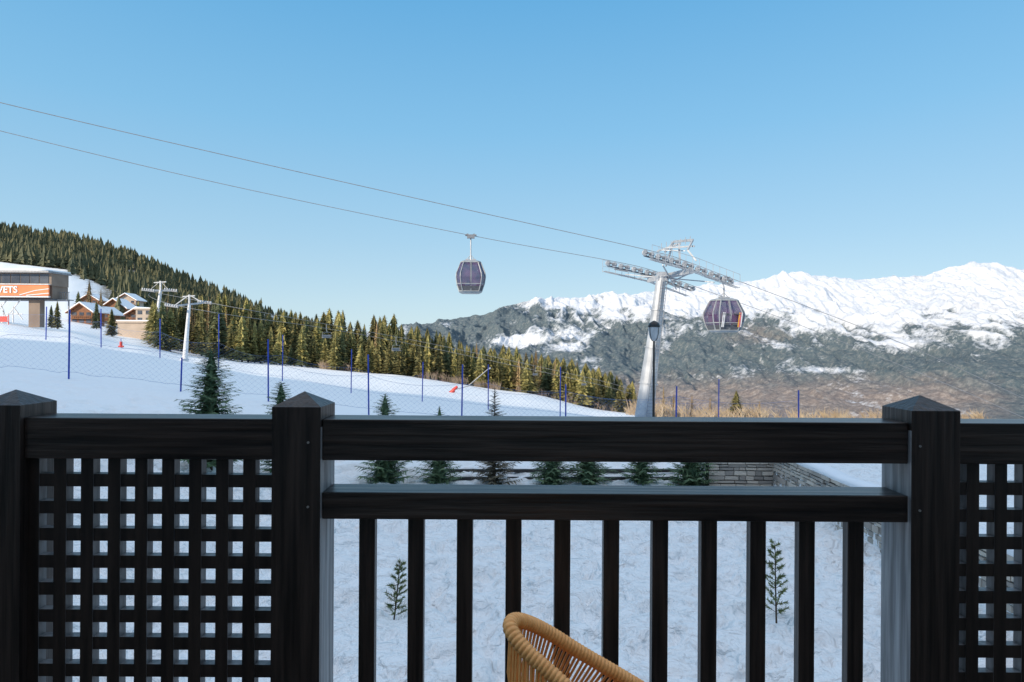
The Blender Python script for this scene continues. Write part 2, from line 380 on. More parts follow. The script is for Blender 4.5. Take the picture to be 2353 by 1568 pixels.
brown=np.clip((pyn-820)/90,0,1)*.75*np.clip((MPX-1250)/150,0,1)*np.clip((2500-MPX)/350,.25,1)
brown=np.maximum(brown,.45*np.exp(-(((MPX-1740)/110)**2+((pyn-770)/40)**2)))
sheet('mountain',MXw,MY,MZ,'mountain',{'snow':snow,'brown':brown})
# ---------------------------------------------------------------- railing
YF=1.75
rail=thing('balcony_railing','dark stained timber balcony railing with lattice panels, posts and upright balusters','railing',(0,YF,0))
S=YF/F
def rx(px): return (px-CX)*S
def rz(py): return CZ-(py-CY)*S
PW=.14
posts=[]
for i,(xr) in enumerate((rx(48)-PW, rx(626), rx(2096), rx(2096)+PW+.72)):
    m_=MB(); x0=xr;x1=xr+PW;y0=YF;y1=YF+PW; zt=rz(939); ap=rz(939)+.040; zs=rz(985)
    m_.box(x0,x1,y0,y1,.0,zs); m_.f.pop(1)
    b0=len(m_.v); m_.v+=[(x0,y0,zt),(x1,y0,zt),(x1,y1,zt),(x0,y1,zt),((x0+x1)/2,(y0+y1)/2,ap)]
    k0=b0-8
    for a,b in ((0,1),(1,2),(2,3),(3,0)): m_.f.append((k0+4+a,k0+4+b,b0+b,b0+a))
    for a,b in ((0,1),(1,2),(2,3),(3,0)): m_.f.append((b0+a,b0+b,b0+4))
    po=build(m_,'post','wood_z',rail)
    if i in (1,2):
        po.data.materials.append(MT['wood_skylit'])
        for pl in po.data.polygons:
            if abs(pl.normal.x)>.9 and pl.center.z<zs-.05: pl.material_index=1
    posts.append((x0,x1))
    if i in (1,2):
        for z_ in (rz(1020),rz(1168)):
            s_=MB(); s_.tube([(x0+.105 if i==1 else x0+.024,y0-.003,z_),(x0+.105 if i==1 else x0+.024,y0+.002,z_)],.0035,8); build(s_,'screw','screw',po)
RY0,RY1=YF+.013,YF+.123
for k in range(3):
    x0=posts[k][1]+.001; x1=posts[k+1][0]-.001
    m_=MB(); m_.box(x0,x1,RY0,RY1,rz(1063),rz(968)); build(m_,'top_rail','wood_x',rail,bevel=.003)
    if k==1:
        m_=MB(); m_.box(x0,x1,RY0,RY1,rz(1199),rz(1137)); build(m_,'middle_rail','wood_x',rail,bevel=.003)
        m_=MB(); m_.box(x0,x1,RY0,RY1,.08,.14); build(m_,'bottom_rail','wood_x',rail,bevel=.003)
        for b in range(11):
            c=P(844.5+111.8*b,1300,1.81).x
            m_=MB(); m_.box(c-.0235,c+.0235,1.80,1.832,.141,rz(1200)); build(m_,'baluster','wood_z',rail,bevel=.002)
    else:
        m_=MB(); YL=YF+.030; S2=YL/F
        if k==0: xs=[(142+62.1*j-2-CX)*S2 for j in range(-1,9)]; 
        else: xs=[(2238+64*j-CX)*S2 for j in range(0,11)]
        xs=[x for x in xs if x0+.012<x<x1-.012]
        for x in xs: m_.box(x-.0182,x+.0182,YL,YL+.030,.08,rz(1063)-.001)
        j=0
        while True:
            zc=CZ-((1110 if k==0 else 1117)+62.4*j-CY)*S2
            if zc<.1: break
            m_.box(x0,x1,YL+.0015,YL+.028,zc-.0185,zc+.0185); j+=1
        lo_=build(m_,'lattice_panel','wood_lattice',rail); sides(lo_,'wood_side_skylit',lambda n:abs(n.y)<.5)
        if k==0:
            m_=MB(); m_.box(x0+.001,x0+.020,YL+.003,YL+.026,.08,rz(1063)-.002); build(m_,'edge_strip','wood_z',rail)
        m_=MB(); m_.box(x0,x1,RY0,RY1,.02,.078); build(m_,'bottom_rail','wood_x',rail)
# deck + building behind
m_=MB(); m_.box(-9,9,-1.6,1.98,-.2,-.002); d=build(m_,'balcony_floor','deck'); d['kind']='structure'
bl=thing('chalet_building','rendered chalet that carries the balcony, behind the viewpoint','building',(0,-1.7,-3))
m_=MB(); m_.box(-14,14,-14,-1.7,-4,4.2); build(m_,'wall','wall_render',bl)
m_=MB(); m_.box(-15,15,-15,-.9,4.21,4.5); build(m_,'roof','chalet_wood',bl)
for i in range(4):
    m_=MB(); xx=-1.2+ (i-1.5)*5.5; m_.box(xx,xx+2.4,-1.72,-1.69,.02,2.3); build(m_,'window','window',bl)
# ---------------------------------------------------------------- chair
def catmull(pts,n=10,close=False):
    pts=[Vector(p) for p in pts];N=len(pts);o=[]
    rng=range(N) if close else range(N-1)
    for i in rng:
        g=(lambda k:pts[k%N]) if close else (lambda k:pts[max(0,min(N-1,k))])
        p0,p1,p2,p3=g(i-1),g(i),g(i+1),g(i+2)
        for k in range(n):
            t=k/n
            o.append(.5*((2*p1)+(p2-p0)*t+(2*p0-5*p1+4*p2-p3)*t*t+(3*p1-p0-3*p2+p3)*t**3))
    if not close: o.append(pts[-1])
    return o
ch=thing('woven_chair','honey orange cord woven armchair with rounded wrapped rim in front of the balusters','chair',(.27,1.25,0))
rimp=[(1474,1582,1.34),(1342,1504,1.32),(1254,1450,1.30),(1204,1428,1.27),(1177,1428,1.235),(1175,1450,1.205),(1208,1494,1.18),(1280,1560,1.155),(1350,1627,1.13),(1455,1725,1.11)]
rimp=[P(*q) for q in rimp]
rimp=rimp+[Vector((.38,1.08,.44)),Vector((.46,1.12,.40)),Vector((.50,1.25,.38)),Vector((.46,1.40,.41)),Vector((.38,1.40,.50))]
rim=catmull(rimp,26,True)
def resample(pts,step,close=True):
    o=[];acc=0;N=len(pts)
    for i in range(N if close else N-1):
        a=pts[i];b=pts[(i+1)%N];L=(b-a).length
        while acc<L: o.append(a+(b-a)*(acc/L)); acc+=step
        acc-=L
    return o
rr=resample(rim,.0015)
m_=MB(); m_.tube(rr,[.0128+.0028*abs(math.sin(math.pi*i/6))**.7 for i in range(len(rr))],12,close=True)
build(m_,'wrapped_rim','cord',ch,smooth=True)
seat=[Vector((.27+.19*math.cos(t),1.25+.16*math.sin(t),.36)) for t in np.linspace(0,2*math.pi,48,endpoint=False)]
m_=MB(); m_.tube(seat,.011,8,close=True); build(m_,'seat_ring','black_metal',ch,smooth=True)
m_=MB(); NR=len(rr)
for k in range(150):
    p=rr[int(NR*k/150)]
    c=Vector((.27,1.25,.36)); a=math.atan2((p.y-c.y)/.16,(p.x-c.x)/.19)+.12+(.03 if k%2 else -.03); q=Vector((.27+.19*math.cos(a),1.25+.16*math.sin(a),.365))
    mid=(p+q)/2+Vector((math.cos(a)*.03,math.sin(a)*.03,0))
    m_.tube([p,p*.55+mid*.45+Vector((math.cos(a)*.01,math.sin(a)*.01,0)),mid,q],.0032,6)
build(m_,'cord_weave','cord',ch)
m_=MB()
for k in range(22):
    yy=1.10+.30*k/21; hx=.19*math.sqrt(max(0,1-((yy-1.25)/.16)**2)); m_.tube([(.27-hx,yy,.362),(.27,yy,.345),(.27+hx,yy,.362)],.005,6)
build(m_,'seat','cord',ch)
for sx_,sy_ in ((1,1),(1,-1),(-1,1),(-1,-1)):
    m_=MB(); m_.tube([(.27+sx_*.14,1.25+sy_*.11,.355),(.27+sx_*.21,1.25+sy_*.18,.001)],.009,8); build(m_,'leg','black_metal',ch)
# ---------------------------------------------------------------- firs
def fir(h,wd,nb,nt,seed,blade=.3,droop=.25,lift=0,bare=.06,power=.85,width=.35,core=.0,tiers=8):
    r=random.Random(seed); T=MB(); C=MB()
    T.tube([(0,0,-.3),(0,0,h*.4),(0,0,h*.97)],[h*.016+.01,h*.011+.006,.004],6)
    if core:
        for q in range(tiers):
            z1=h*(bare+(1-bare)*(q+2.0)/(tiers+1)); z0=h*(bare+(1-bare)*q/(tiers+1)); rad=wd/2*core*(1-z0/h)**power; K=11; b=len(C.v); C.v.append((0,0,min(z1,h)))
            for k in range(K):
                a=2*math.pi*k/K+r.uniform(-.25,.25); qq=rad*(1.2 if k%2 else .55)*r.uniform(.75,1.2); C.v.append((math.cos(a)*qq,math.sin(a)*qq,z0-h*.01*r.random()))
            for k in range(K): C.f.append((b,b+1+k,b+1+(k+1)%K))
    for i in range(nb):
        t=bare+(1-bare)*(i/nb)**.95; z=h*t
        L=wd/2*((1-t)**power)*r.uniform(.62,1.1)+h*.012
        a=i*2.399+r.uniform(-.4,.4); d=Vector((math.cos(a),math.sin(a),0)); s=Vector((-d.y,d.x,0))
        for k in range(nt):
            f=(k+.6)/nt; rad=L*f
            zz=z+lift*L*f-droop*L*f*f+ (L*.12*f*f*f)
            p=d*rad+Vector((0,0,zz))
            bl=L*blade*(1.25-f*.7)*r.uniform(.7,1.3)
            for sg in (-1,1):
                dirv=(d*r.uniform(.5,1)+s*sg*r.uniform(.5,1)+Vector((0,0,r.uniform(-.5,.1)))).normalized()
                wv=dirv.cross(Vector((r.uniform(-.4,.4),r.uniform(-.4,.4),1))).normalized()*bl*width*.5
                C.tri(p-wv,p+wv,p+dirv*bl)
        e=d*L+Vector((0,0,z+lift*L-droop*L+L*.12)); o_=Vector((0,0,z))
        wv=s*L*.06*(width/.35); C.tri(o_-wv,o_+wv,e); T.tube([o_,e*.5+o_*.5+Vector((0,0,.25*droop*L)),e],[h*.0035,h*.002,h*.0008],3,cap=False)
    C.tri((-h*.008,0,h*.9),(h*.008,0,h*.9),(0,0,h*1.02)); C.tri((0,-h*.008,h*.9),(0,h*.008,h*.9),(0,0,h*1.02))
    return T,C
def fir_proto(kind,matl,label,cat,group,*a,**k):
    T,C=fir(*a,**k); t=thing(kind,label,cat,(0,0,0),group); build(T,'trunk','trunk',t); build(C,'crown',matl,t); return t
used=set()
def place(proto,loc,rotz,scale,label=None,group=None):
    if proto.name not in used:
        used.add(proto.name); proto.location=loc; proto.rotation_euler=(0,0,rotz); proto.scale=scale
        if label: proto['label']=label
        if group: proto['group']=group
        elif label and 'group' in proto: del proto['group']
        return proto
    o=dup(proto,loc,rotz,scale,label,group)
    if label and not group and 'group' in o: del o['group']
    return o
fp=[fir_proto('fir_tree','fir','fir','tree','firs',10,3.3+.5*i,130,7,100+i,blade=.40,droop=.38,width=.62,core=.66,tiers=11,power=.70) for i in range(5)]
fd=[fir_proto('fir_tree','fir_dark','fir','tree','firs',10,4.0+.5*i,130,7,200+i,blade=.40,droop=.38,width=.62,core=.66,tiers=11,power=.70) for i in range(2)]
fl=[fir_proto('larch_tree','larch','larch','tree','larches',10,3.6,85,5,300+i,blade=.34,droop=.1,lift=.1,width=.4,core=.3,tiers=7,power=.65) for i in range(2)]
TX=[345,380,400,440,500,560,600,650,700,780,850,900,960,1000,1040,1110,1190,1270,1350,1400,1445]
TT=[700,690,684,690,680,694,704,712,722,722,735,730,750,750,775,788,800,815,835,852,875]
def secl(px):
    if px<560: return ('fir tree in the thick stand around the left chairlift pylon','firs around the left pylon')
    if px<1050: return ('dark olive fir in the dense row above the sunlit piste edge','firs along the middle piste edge')
    return ('small fir in the thinning row running down towards the gondola pylon','firs near the gondola pylon')
rnd=random.Random(3)
def add_tree(px,top,Y,kind,label=None,group=None,basez=None,wmul=1):
    zt=P(px,top,Y).z; xb=P(px,top,Y).x; z0=tzs(xb,Y) if basez is None else basez
    h=zt-z0
    if h<1: return
    s=h/10.2
    p=rnd.choice({'f':fp,'d':fd,'l':fl}[kind]); ws=s*rnd.uniform(.85,1.15)*wmul
    if label is None: label,group=secl(px)
    if kind=='l' and group and group.startswith('firs'): label,group='golden brown larch standing among the firs by the piste','larches among the firs'
    place(p,(xb,Y,z0),rnd.uniform(0,6.28),(ws,ws,s),label,group)
for row,(Y0,step,lo,hi_) in enumerate(((126,17,-18,16),(112,18,-6,38),(100,20,18,76))):
    px=352+row*5
    while px<1462:
        T0=np.interp(px,TX,TT)
        k_=np.clip((1500-px)/700,.35,1)
        top=T0+rnd.uniform(lo,hi_)*k_
        Yt=Y0+rnd.uniform(-3,3)
        if 400<px<445 and row==2: px+=step; continue
        k='f' if rnd.random()<.80 else 'd'
        if px>1040 and rnd.random()<.20: k='l'
        elif rnd.random()<.04: k='l'
        add_tree(px,top,Yt,k,wmul=1.25 if px<1100 else 1.55)
        px+=step*rnd.uniform(.55,1.4)
add_tree(372,695,99,'d','broad dark fir at the left end of the forest beside the beige building',None,wmul=1.25)
add_tree(392,705,100,'f','sunlit fir immediately left of the near chairlift pylon',None,wmul=1.1)
add_tree(503,690,100,'d','tallest dark fir just right of the left chairlift pylon',None,wmul=1.3)
add_tree(780,714,99,'f','tall pointed fir rising highest in the middle of the row',None,wmul=1.1)
add_tree(132,690,95,'f','young fir beside the lift station pillar',None,wmul=1.2)
add_tree(118,700,96,'d','narrow dark fir directly under the lift station body',None)
add_tree(205,640,170,'l','golden larch rising above the wooden chalets',None,wmul=1.5)
add_tree(232,665,175,'l','rusty larch between the chalet roofs and the forested hill',None,wmul=1.4)
add_tree(257,708,118,'f','fir standing in front of the wooden chalets',None,wmul=1.2)
add_tree(222,690,150,'d','dark fir between the wooden chalets',None)
add_tree(180,668,180,'d','dark fir behind the leftmost chalet',None)
add_tree(318,690,180,'f','fir behind the beige flat building',None)
add_tree(1692,896,92,'f','lone bushy conifer on the dry slope right of the lamp post',None,wmul=2.2)
add_tree(1525,885,90,'l','slim larch beside the gondola pylon foot on the dry slope',None,wmul=1.2)
add_tree(1548,905,95,'l','low golden larch right of the lamp post',None,wmul=1.4)
add_tree(1590,905,96,'l','second golden larch on the dry slope, left of the bushy conifer',None,wmul=1.3)
add_tree(1632,912,94,'l','third golden larch on the dry slope, just left of the bushy conifer',None,wmul=1.6)
add_tree(1745,920,97,'l','small golden larch just right of the bushy conifer',None,wmul=1.7)
# forest mass
def forest():
    V=[];Fs=[];n0=0
    protos=[]
    for s in range(8):
        r=random.Random(s); v=[];f=[]; w_=r.uniform(.85,1.3)
        for tier,(z0,z1,rad) in enumerate(((.03,.42,.19),(.2,.6,.165),(.38,.78,.13),(.58,1.0,.085))):
            b=len(v); v.append((0,0,z1)); K=9
            for k in range(K):
                a=2*math.pi*k/K+r.uniform(-.3,.3); q=rad*w_*(1.25 if k%2 else .5)*r.uniform(.7,1.25); v.append((math.cos(a)*q,math.sin(a)*q,z0+r.uniform(-.05,.06)+(.06 if k%2==0 else 0)))
            for k in range(K): f.append((b,b+1+k,b+1+(k+1)%K))
        protos.append((np.array(v),np.array(f)))
    cnt=0
    while cnt<3800:
        Y=random.uniform(170,720) if random.random()<.45 else random.uniform(450,715)
        px=random.uniform(-250,1150); 
        if px<250 and Y<430: continue
        if px<160 and 430<Y<480: continue
        if px>850 and Y>500: continue
        if px>400 and Y<330: continue
        x=(px-CX)/F*Y
        if float(fbm(np.array([x/60]),np.array([Y/60]),2,9)[0])<.36: continue
        h=random.uniform(8,18)*(1 if Y>300 else .75)*(.6 if px>600 else 1); v,f=random.choice(protos); a=random.uniform(0,6.28); c,s_=math.cos(a),math.sin(a)
        z=tzs(x,Y)
        q=np.empty_like(v); wq=random.uniform(.85,1.2); q[:,0]=(v[:,0]*c-v[:,1]*s_)*h*wq+x; q[:,1]=(v[:,0]*s_+v[:,1]*c)*h*wq+Y; q[:,2]=v[:,2]*h+z
        V.append(q);Fs.append(f+n0);n0+=len(v);cnt+=1
    me=bpy.data.meshes.new('distant_forest'); me.from_pydata(np.concatenate(V).tolist(),[],np.concatenate(Fs).tolist()); me.materials.append(MT['forest'])
    o=bpy.data.objects.new('distant_forest',me); col.objects.link(o); o['kind']='stuff'; tag(o,'conifer forest covering the long hillside on the left','forest')
forest()
# scrub
def scrub(name,label,spots,hh,matl,seed,n):
    r=random.Random(seed); m_=MB()
    for _ in range(n):
        px0,px1,Y0,Y1=r.choice(spots); px=r.uniform(px0,px1); Y=r.uniform(Y0,Y1); x=(px-CX)/F*Y; z=tzs(x,Y); h=r.uniform(*hh)
        for k in range(9):
            a=r.uniform(0,6.28); d=Vector((math.cos(a)*r.uniform(.1,.5),math.sin(a)*r.uniform(.1,.5),1))*h*r.uniform(.6,1.1); wv=Vector((1,0,0))*h*r.uniform(.012,.024)
            b=Vector((x+r.uniform(-.5,.5),Y,z)); m_.tri(b-wv,b+wv,b+d)
            m_.tri(b+d*.4-wv,b+d*.45+wv,b+d*.5+Vector((math.cos(a+2)*h*.4,0,h*.3)))
    o=build(m_,name,matl); o['kind']='stuff'; tag(o,label,'bushes')
scrub('russet_bushes','leafless russet bushes along the foot of the firs',[(740,800,97,99),(960,1150,95,98),(1180,1420,95,102)],(.6,1.8),'scrub',4,130)
scrub('dry_grass_scrub','dry pale brown scrub on the slope right of the gondola pylon',[(1440,2000,84,98),(1440,1760,84,98),(1600,1760,84,94),(1900,2300,88,98)],(.8,3.2),'gold_scrub',9,330)
# young firs in garden
young=[(885,905,17.0,1.5,0),(1010,934,17.1,1.3,1),(1137,893,17.0,1.3,1),(1268,985,17.0,1.15,0),(1352,975,17.2,1.25,0),(1475,990,17.1,1.1,0),(1590,980,17.0,1.45,0)]
ylab=['young fir leftmost of the row behind the railing opening','young fir second from left in the garden row','sparse brownish young fir third in the garden row','short young fir fourth in the garden row','young fir in the middle of the garden row, crowding its left neighbour','small young fir second from right in the garden row','bushy young fir next to the grey stone wall']
for i,(px,top,Y,wd,dryf) in enumerate(young):
    p=P(px,top,Y); z0=tzs(p.x,Y)-.05; h=p.z-z0
    T,C=fir(h,wd*1.2,140,12,400+i,blade=.34,droop=.15,lift=.28,width=.28 if not dryf else .24,power=.6 if not dryf else .8,bare=.02,core=.35 if i!=2 else 0,tiers=9)
    t=thing('young_fir_tree',ylab[i],'tree',(0,0,0)); build(T,'trunk','trunk',t); build(C,'crown','dry_fir' if i==2 else 'young_fir',t); t.location=(p.x,Y,z0)
for i,(px,top,Y,wd,lb) in enumerate(((485,800,15.5,2.0,'larger dark blue green fir rising above the left lattice panel'),(646,878,16.5,1.5,'fir tip showing just left of the middle railing post'))):
    p=P(px,top,Y); z0=tzs(p.x,Y)-.05; h=p.z-z0
    T,C=fir(h,wd,160,14,500+i,blade=.32,droop=.15,lift=.22,width=.30,power=.48,bare=.04,core=.3,tiers=10)
    t=thing('young_fir_tree',lb,'tree',(0,0,0)); build(T,'trunk','trunk',t); build(C,'crown','young_fir',t); t.location=(p.x,Y,z0)
# saplings
for i,(px,top,bot,Y,wd,lb) in enumerate(((912,1290,1402,9.1,.34,'small pine sapling in the snow behind the first balusters'),(1783,1243,1404,9.0,.38,'taller pine sapling in the snow near the right end of the balusters'))):
    p=P(px,top,Y); z0=tzs(p.x,Y)-.02; h=p.z-z0
    r=random.Random(i+50); T=MB();C=MB()
    lean=.12 if i==0 else -.03
    T.tube([(-lean*h*.5,0,-.1),(0,0,h*.4),(lean*h*.4,0,h)],[.014,.011,.005],6)
    for b in range(36):
        t_=.12+.86*b/36; a=b*2.4; L=wd*.6*(1-t_)**.6*r.uniform(.6,1.1)+.03
        d=Vector((math.cos(a),math.sin(a),.55+r.uniform(-.2,.3))).normalized(); o_=Vector((lean*h*(t_-.45),0,h*t_)); e=o_+d*L
        T.tube([o_,e],[.004,.002],4)
        for k in range(56):
            f_=r.uniform(.25,1.05); q=o_+d*L*f_
            nd=(d*.8+Vector((r.uniform(-1,1),r.uniform(-1,1),r.uniform(-1,1)))*.75).normalized()*r.uniform(.04,.07); wv=nd.cross(Vector((r.random(),r.random(),r.random()))).normalized()*.0062
            C.tri(q-wv,q+wv,q+nd)
    t=thing('pine_sapling',lb,'sapling',(0,0,0)); build(T,'trunk','trunk',t); build(C,'needles','sapling',t); t.location=(p.x,Y,z0)
# timber edging
for i,(a,b,Y,py_,lb) in enumerate(((745,1660,18.2,1082,'long dark timber beam in the snow behind the young firs'),(1030,1560,17.6,1100,'shorter dark timber beam lying between the young firs'))):
    m_=MB(); A_=P(a,py_,Y);B_=P(b,py_,Y); m_.bar(A_,B_,.1,.09); o=build(m_,'timber_beam','timber'); tag(o,lb,'beam')
# stone wall
def stone_wall():
    t=thing('stone_wall','low grey dry stone retaining wall turning a corner beside the young firs','wall',(7.2,16.9,-3))
    r=random.Random(2); m_=MB(); tones=[]
    zt=CZ-3.05; zb_=CZ-4.15
    def course(p0,d,L,n):
        z=zb_
        while z<zt-.01:
            h=min(r.uniform(.07,.17),zt-z); x=0
            if zt-z-h<.05: h=zt-z
            while x<L:
                l=min(r.uniform(.14,.50),L-x); o=r.uniform(0,.05); e_=r.uniform(0,.012)
                c=p0+d*(x+l/2)+Vector((0,0,z+h/2-p0.z))+n*(o-.12)
                m_.quadbox(c,d*(l/2-.009)+Vector((0,0,r.uniform(-.006,.006))),n*.13,Vector((0,0,h/2-.007-e_))); tones.extend([r.uniform(-.25,.6)]*8)
                x+=l
            z+=h
    course(Vector((5.45,16.85,zb_)),Vector((1,0,0)),1.8,Vector((0,-1,0)))
    course(Vector((7.25,6.0,zb_)),Vector((0,1,0)),10.75,Vector((-1,0,0)))
    o=build(m_,'stones','stone',t); at=o.data.attributes.new('tone','FLOAT','POINT'); at.data.foreach_set('value',tones)
    m_=MB(); m_.box(5.45,7.2,16.92,17.1,zb_,zt-.03); m_.box(7.32,7.5,6,16.9,zb_,zt-.03); build(m_,'mortar_core','timber',t)
    m_=MB()
    rings=[]
    for y in np.linspace(6,17,40):
        hh=.09+.03*math.sin(y*3.1); rings.append([(7.22,y,zt-.02),(7.20,y,zt+hh*.6),(7.4,y,zt+hh),(7.7,y,zt+hh*.6),(7.8,y,zt-.15)])
    m_.rings(rings); build(m_,'snow_cap','snow_plain',t,smooth=True)
stone_wall()
# ---------------------------------------------------------------- safety fences
def fence(name,label,poles,Yf,ext=None,net_h=(.25,1.55),hp=2.3):
    pts=[]
    for px,top in poles:
        Y=Yf(px); p=P(px,top,Y); pts.append((p.x,Y,p.z))
    t=thing(name,label,'fence',(pts[0][0],pts[0][1],tzs(pts[0][0],pts[0][1])))
    for i,(x,y,z) in enumerate(pts):
        zb_=tzs(x,y)-.15; lx=rnd.uniform(-.04,.04)
        m_=MB(); m_.tube([(x-lx,y,zb_),(x,y,z)],.030,8); build(m_,'pole','blue_pole',t)
    m_=MB(); ln=[(p[0],p[1]) for p in pts]
    if ext: ln=ext[0]+ln+ext[1]
    wd=.0021
    for a,b in zip(ln[:-1],ln[1:]):
        L=math.dist(a,b); n=max(2,int(L/.11)); K=12
        P_={}
        for i in range(n+1):
            f=i/n; x=a[0]+(b[0]-a[0])*f; y=a[1]+(b[1]-a[1])*f; g=tzs(x,y); sag=.22*4*f*(1-f)
            for k in range(K+1):
                P_[i,k]=Vector((x,y+.03*math.sin(i*.8),g+net_h[0]*(1-.4*sag)+(net_h[1]-net_h[0]-sag)*k/K))
        up=Vector((0,0,wd))
        for i in range(n):
            for k in range(K):
                p,q=(P_[i,k],P_[i+1,k+1]) if (i+k)%2==0 else (P_[i,k+1],P_[i+1,k])
                m_.quad(p-up,p+up,q+up,q-up)
            for k in (0,K):
                p,q=P_[i,k],P_[i+1,k]; u2=up*2.2; m_.quad(p-u2,p+u2,q+u2,q-u2)
    build(m_,'net','net',t)
fence('safety_fence','near blue safety net with tall blue poles crossing the shaded snow',[(160,712),(418,822),(616,780),(846,815),(1063,838),(1300,883),(1555,888),(1835,897)],lambda px:22+ (px-160)*.0022,ext=([(-24,21.5)],[]))
fence('safety_fence','far blue safety net with blue poles along the sunlit side of the piste',[(107,705),(232,710),(368,733),(503,722),(650,770),(808,803),(972,832),(1122,838),(1288,843),(1652,872)],lambda px:37-(px-107)*.0012,ext=([(-34,37)],[]))
# snow lance + red things
p=P(1043,925,62); g=tzs(p.x,62)
t=thing('snow_lance','red based snow making lance with a long grey pole on the sunlit piste','snow lance',(p.x,62,g))
m_=MB(); m_.tube([(p.x-.3,62,g),(p.x,62,g+.35),(p.x+.35,62,g+.65)],[.2,.17,.12],8); m_.bar((p.x-.5,62,g+.1),(p.x+.1,62.1,g+.1),.12); build(m_,'base','red',t)
q0=P(1075,888,62);q1=P(1122,848,62)
m_=MB(); m_.tube([q0,q1],[.07,.05],6); m_.tube([(p.x,62,g+.3),q0],[.05,.05],6); build(m_,'lance_pole','galv_dark',t)
m_=MB(); m_.tube([q1,q1+Vector((.25,0,.1))],[.09,.07],8); build(m_,'nozzle','galv',t)
p=P(278,800,60); g=tzs(p.x,60)
t=thing('red_marker','small red padded marker on the snow below the beige building','marker',(p.x,60,g))
m_=MB(); m_.tube([(p.x,60,g-.1),(p.x,60,g+.6)],[.14,.12],10); m_.tube([(p.x-.25,60,g+.12),(p.x+.25,60,g+.12)],.08,8); build(m_,'pad','red',t)
m_=MB(); m_.tube([(p.x,60,g+.55),(p.x,60,g+.9)],.03,6); build(m_,'stake','blue_pole',t)
# ---------------------------------------------------------------- street lamp
YL=24; p=P(1503,738,YL); g=tzs(p.x,YL)
t=thing('street_lamp','black street lamp with an oval globe head in front of the gondola pylon','street lamp',(p.x,YL,g))
s_=YL/F
m_=MB(); m_.tube([(p.x,YL,g-.1),(p.x,YL,p.z-45*s_)],[.055,.038],12); m_.tube([(p.x,YL,g-.05),(p.x,YL,g+.5)],[.09,.07],12); build(m_,'pole','black_metal',t,smooth=False)
m_=MB(); m_.tube([(p.x,YL,p.z-k*s_) for k in (46,40,30,18,12)],[w_*s_ for w_ in (4,9,12,13,13)],20); build(m_,'globe','lamp_glass',t,smooth=True)
m_=MB(); m_.tube([(p.x,YL,p.z-k*s_) for k in (14,11,5,1,-1)],[w_*s_ for w_ in (14,14,11,5,1)],20); build(m_,'lamp_cap','black_metal',t,smooth=True)
m_=MB()
for a in range(4):
    aa=a*math.pi/2+.6; m_.tube([(p.x+math.cos(aa)*w_*s_,YL+math.sin(aa)*w_*s_,p.z-k*s_) for k,w_ in ((46,5),(40,10),(30,13),(18,14.5),(12,14.5))],.012,5)
build(m_,'cage','black_metal',t)
# ---------------------------------------------------------------- gondola lift
sl_=.247
def lineY(px,py,x0,y0):
    u=(px-CX)/F; return (y0-sl_*x0)/(1-sl_*u)
A1=(( 1492-CX)/F*44,44); A2=((1580-CX)/F*39,39)
def C1(px,py): return P(px,py,lineY(px,py,*A1))
def C2(px,py): return P(px,py,lineY(px,py,*A2))
def cablepts(f,l): return catmull([f(*q) for q in l],8)
c1=[(-420,192),(0,301),(520,425),(1080,541),(1395,598),(1500,622),(1592,657),(1850,752),(2200,893),(2353,960),(2700,1110)]
c2=[(-420,128),(0,236),(500,353),(1000,466),(1480,573),(1580,602),(1680,640),(1850,703),(2100,801),(2353,916),(2700,1080)]
for f,l,lb in ((C1,c1,'lower steel haul rope carrying the single gondola left of the pylon'),(C2,c2,'upper steel haul rope crossing the sky to the right side of the pylon')):
    m_=MB(); m_.tube(cablepts(f,l),.020,6); o=build(m_,'haul_rope','cable'); tag(o,lb,'cable')
top=P(1520,636,41.5); bx_=P(1478,975,41.5); gz=tzs(bx_.x,41.5)
bx_=bx_+ (bx_-top)*((bx_.z-gz)/(top.z-bx_.z))
py_t=thing('gondola_pylon','tall galvanised gondola pylon with twin sheave batteries right of centre','pylon',tuple(bx_))
m_=MB(); 
def lp(f): return bx_+(top-bx_)*f
fs=[0,.25,.26,.5,.51,.76,.77,1]; rs=[.64,.55,.57,.47,.46,.39,.38,.33]
m_.tube([lp(f) for f in fs],rs,24); build(m_,'mast','mast',py_t,smooth=False)
for f in (.255,.505,.765):
    m_=MB(); r_=np.interp(f,fs,rs)+.08; m_.tube([lp(f-.004),lp(f+.004)],r_,20); build(m_,'flange','galv',py_t)
m_=MB()
for s2 in (-.2,.2):
    o2=Vector((0.24,-1,0)).normalized()*.78+Vector((s2,0,0)); o1=Vector((0.24,-1,0)).normalized()*.5+Vector((s2,0,0)); m_.tube([lp(.02)+o2,lp(.97)+o1],.022,5)
for k in range(40):
    f=.03+.93*k/40; rr_=.78+(.5-.78)*f; o2=Vector((0.24,-1,0)).normalized()*rr_; m_.tube([lp(f)+o2-Vector((.2,0,0)),lp(f)+o2+Vector((.2,0,0))],.014,4)
build(m_,'ladder','galv_dark',py_t)
b1a,b1b=C1(1397,606),C1(1592,664); b2a,b2b=C2(1482,581),C2(1680,648)
m1=(b1a+b1b)/2; m2=(b2a+b2b)/2
m_=MB(); cx0=m1+(m1-m2)*.06+Vector((0,0,-.25)); cx1=m2+(m2-m1)*.06+Vector((0,0,-.25))
m_.bar(cx0,cx1,.30,.34); m_.bar(top-Vector((0,0,.3)),top+Vector((0,0,.3)),.58,.58)
for (a_,b_) in ((.2,.8),(.8,.2),(.35,.5),(.65,.5)):
    m_.bar(b1a.lerp(b1b,a_)+Vector((0,0,-.4)),b2a.lerp(b2b,b_)+Vector((0,0,-.4)),.07)
build(m_,'crossarm','galv',py_t)
ropd=(b2b-b2a).normalized(); side=Vector((-ropd.y,ropd.x,0)).normalized()
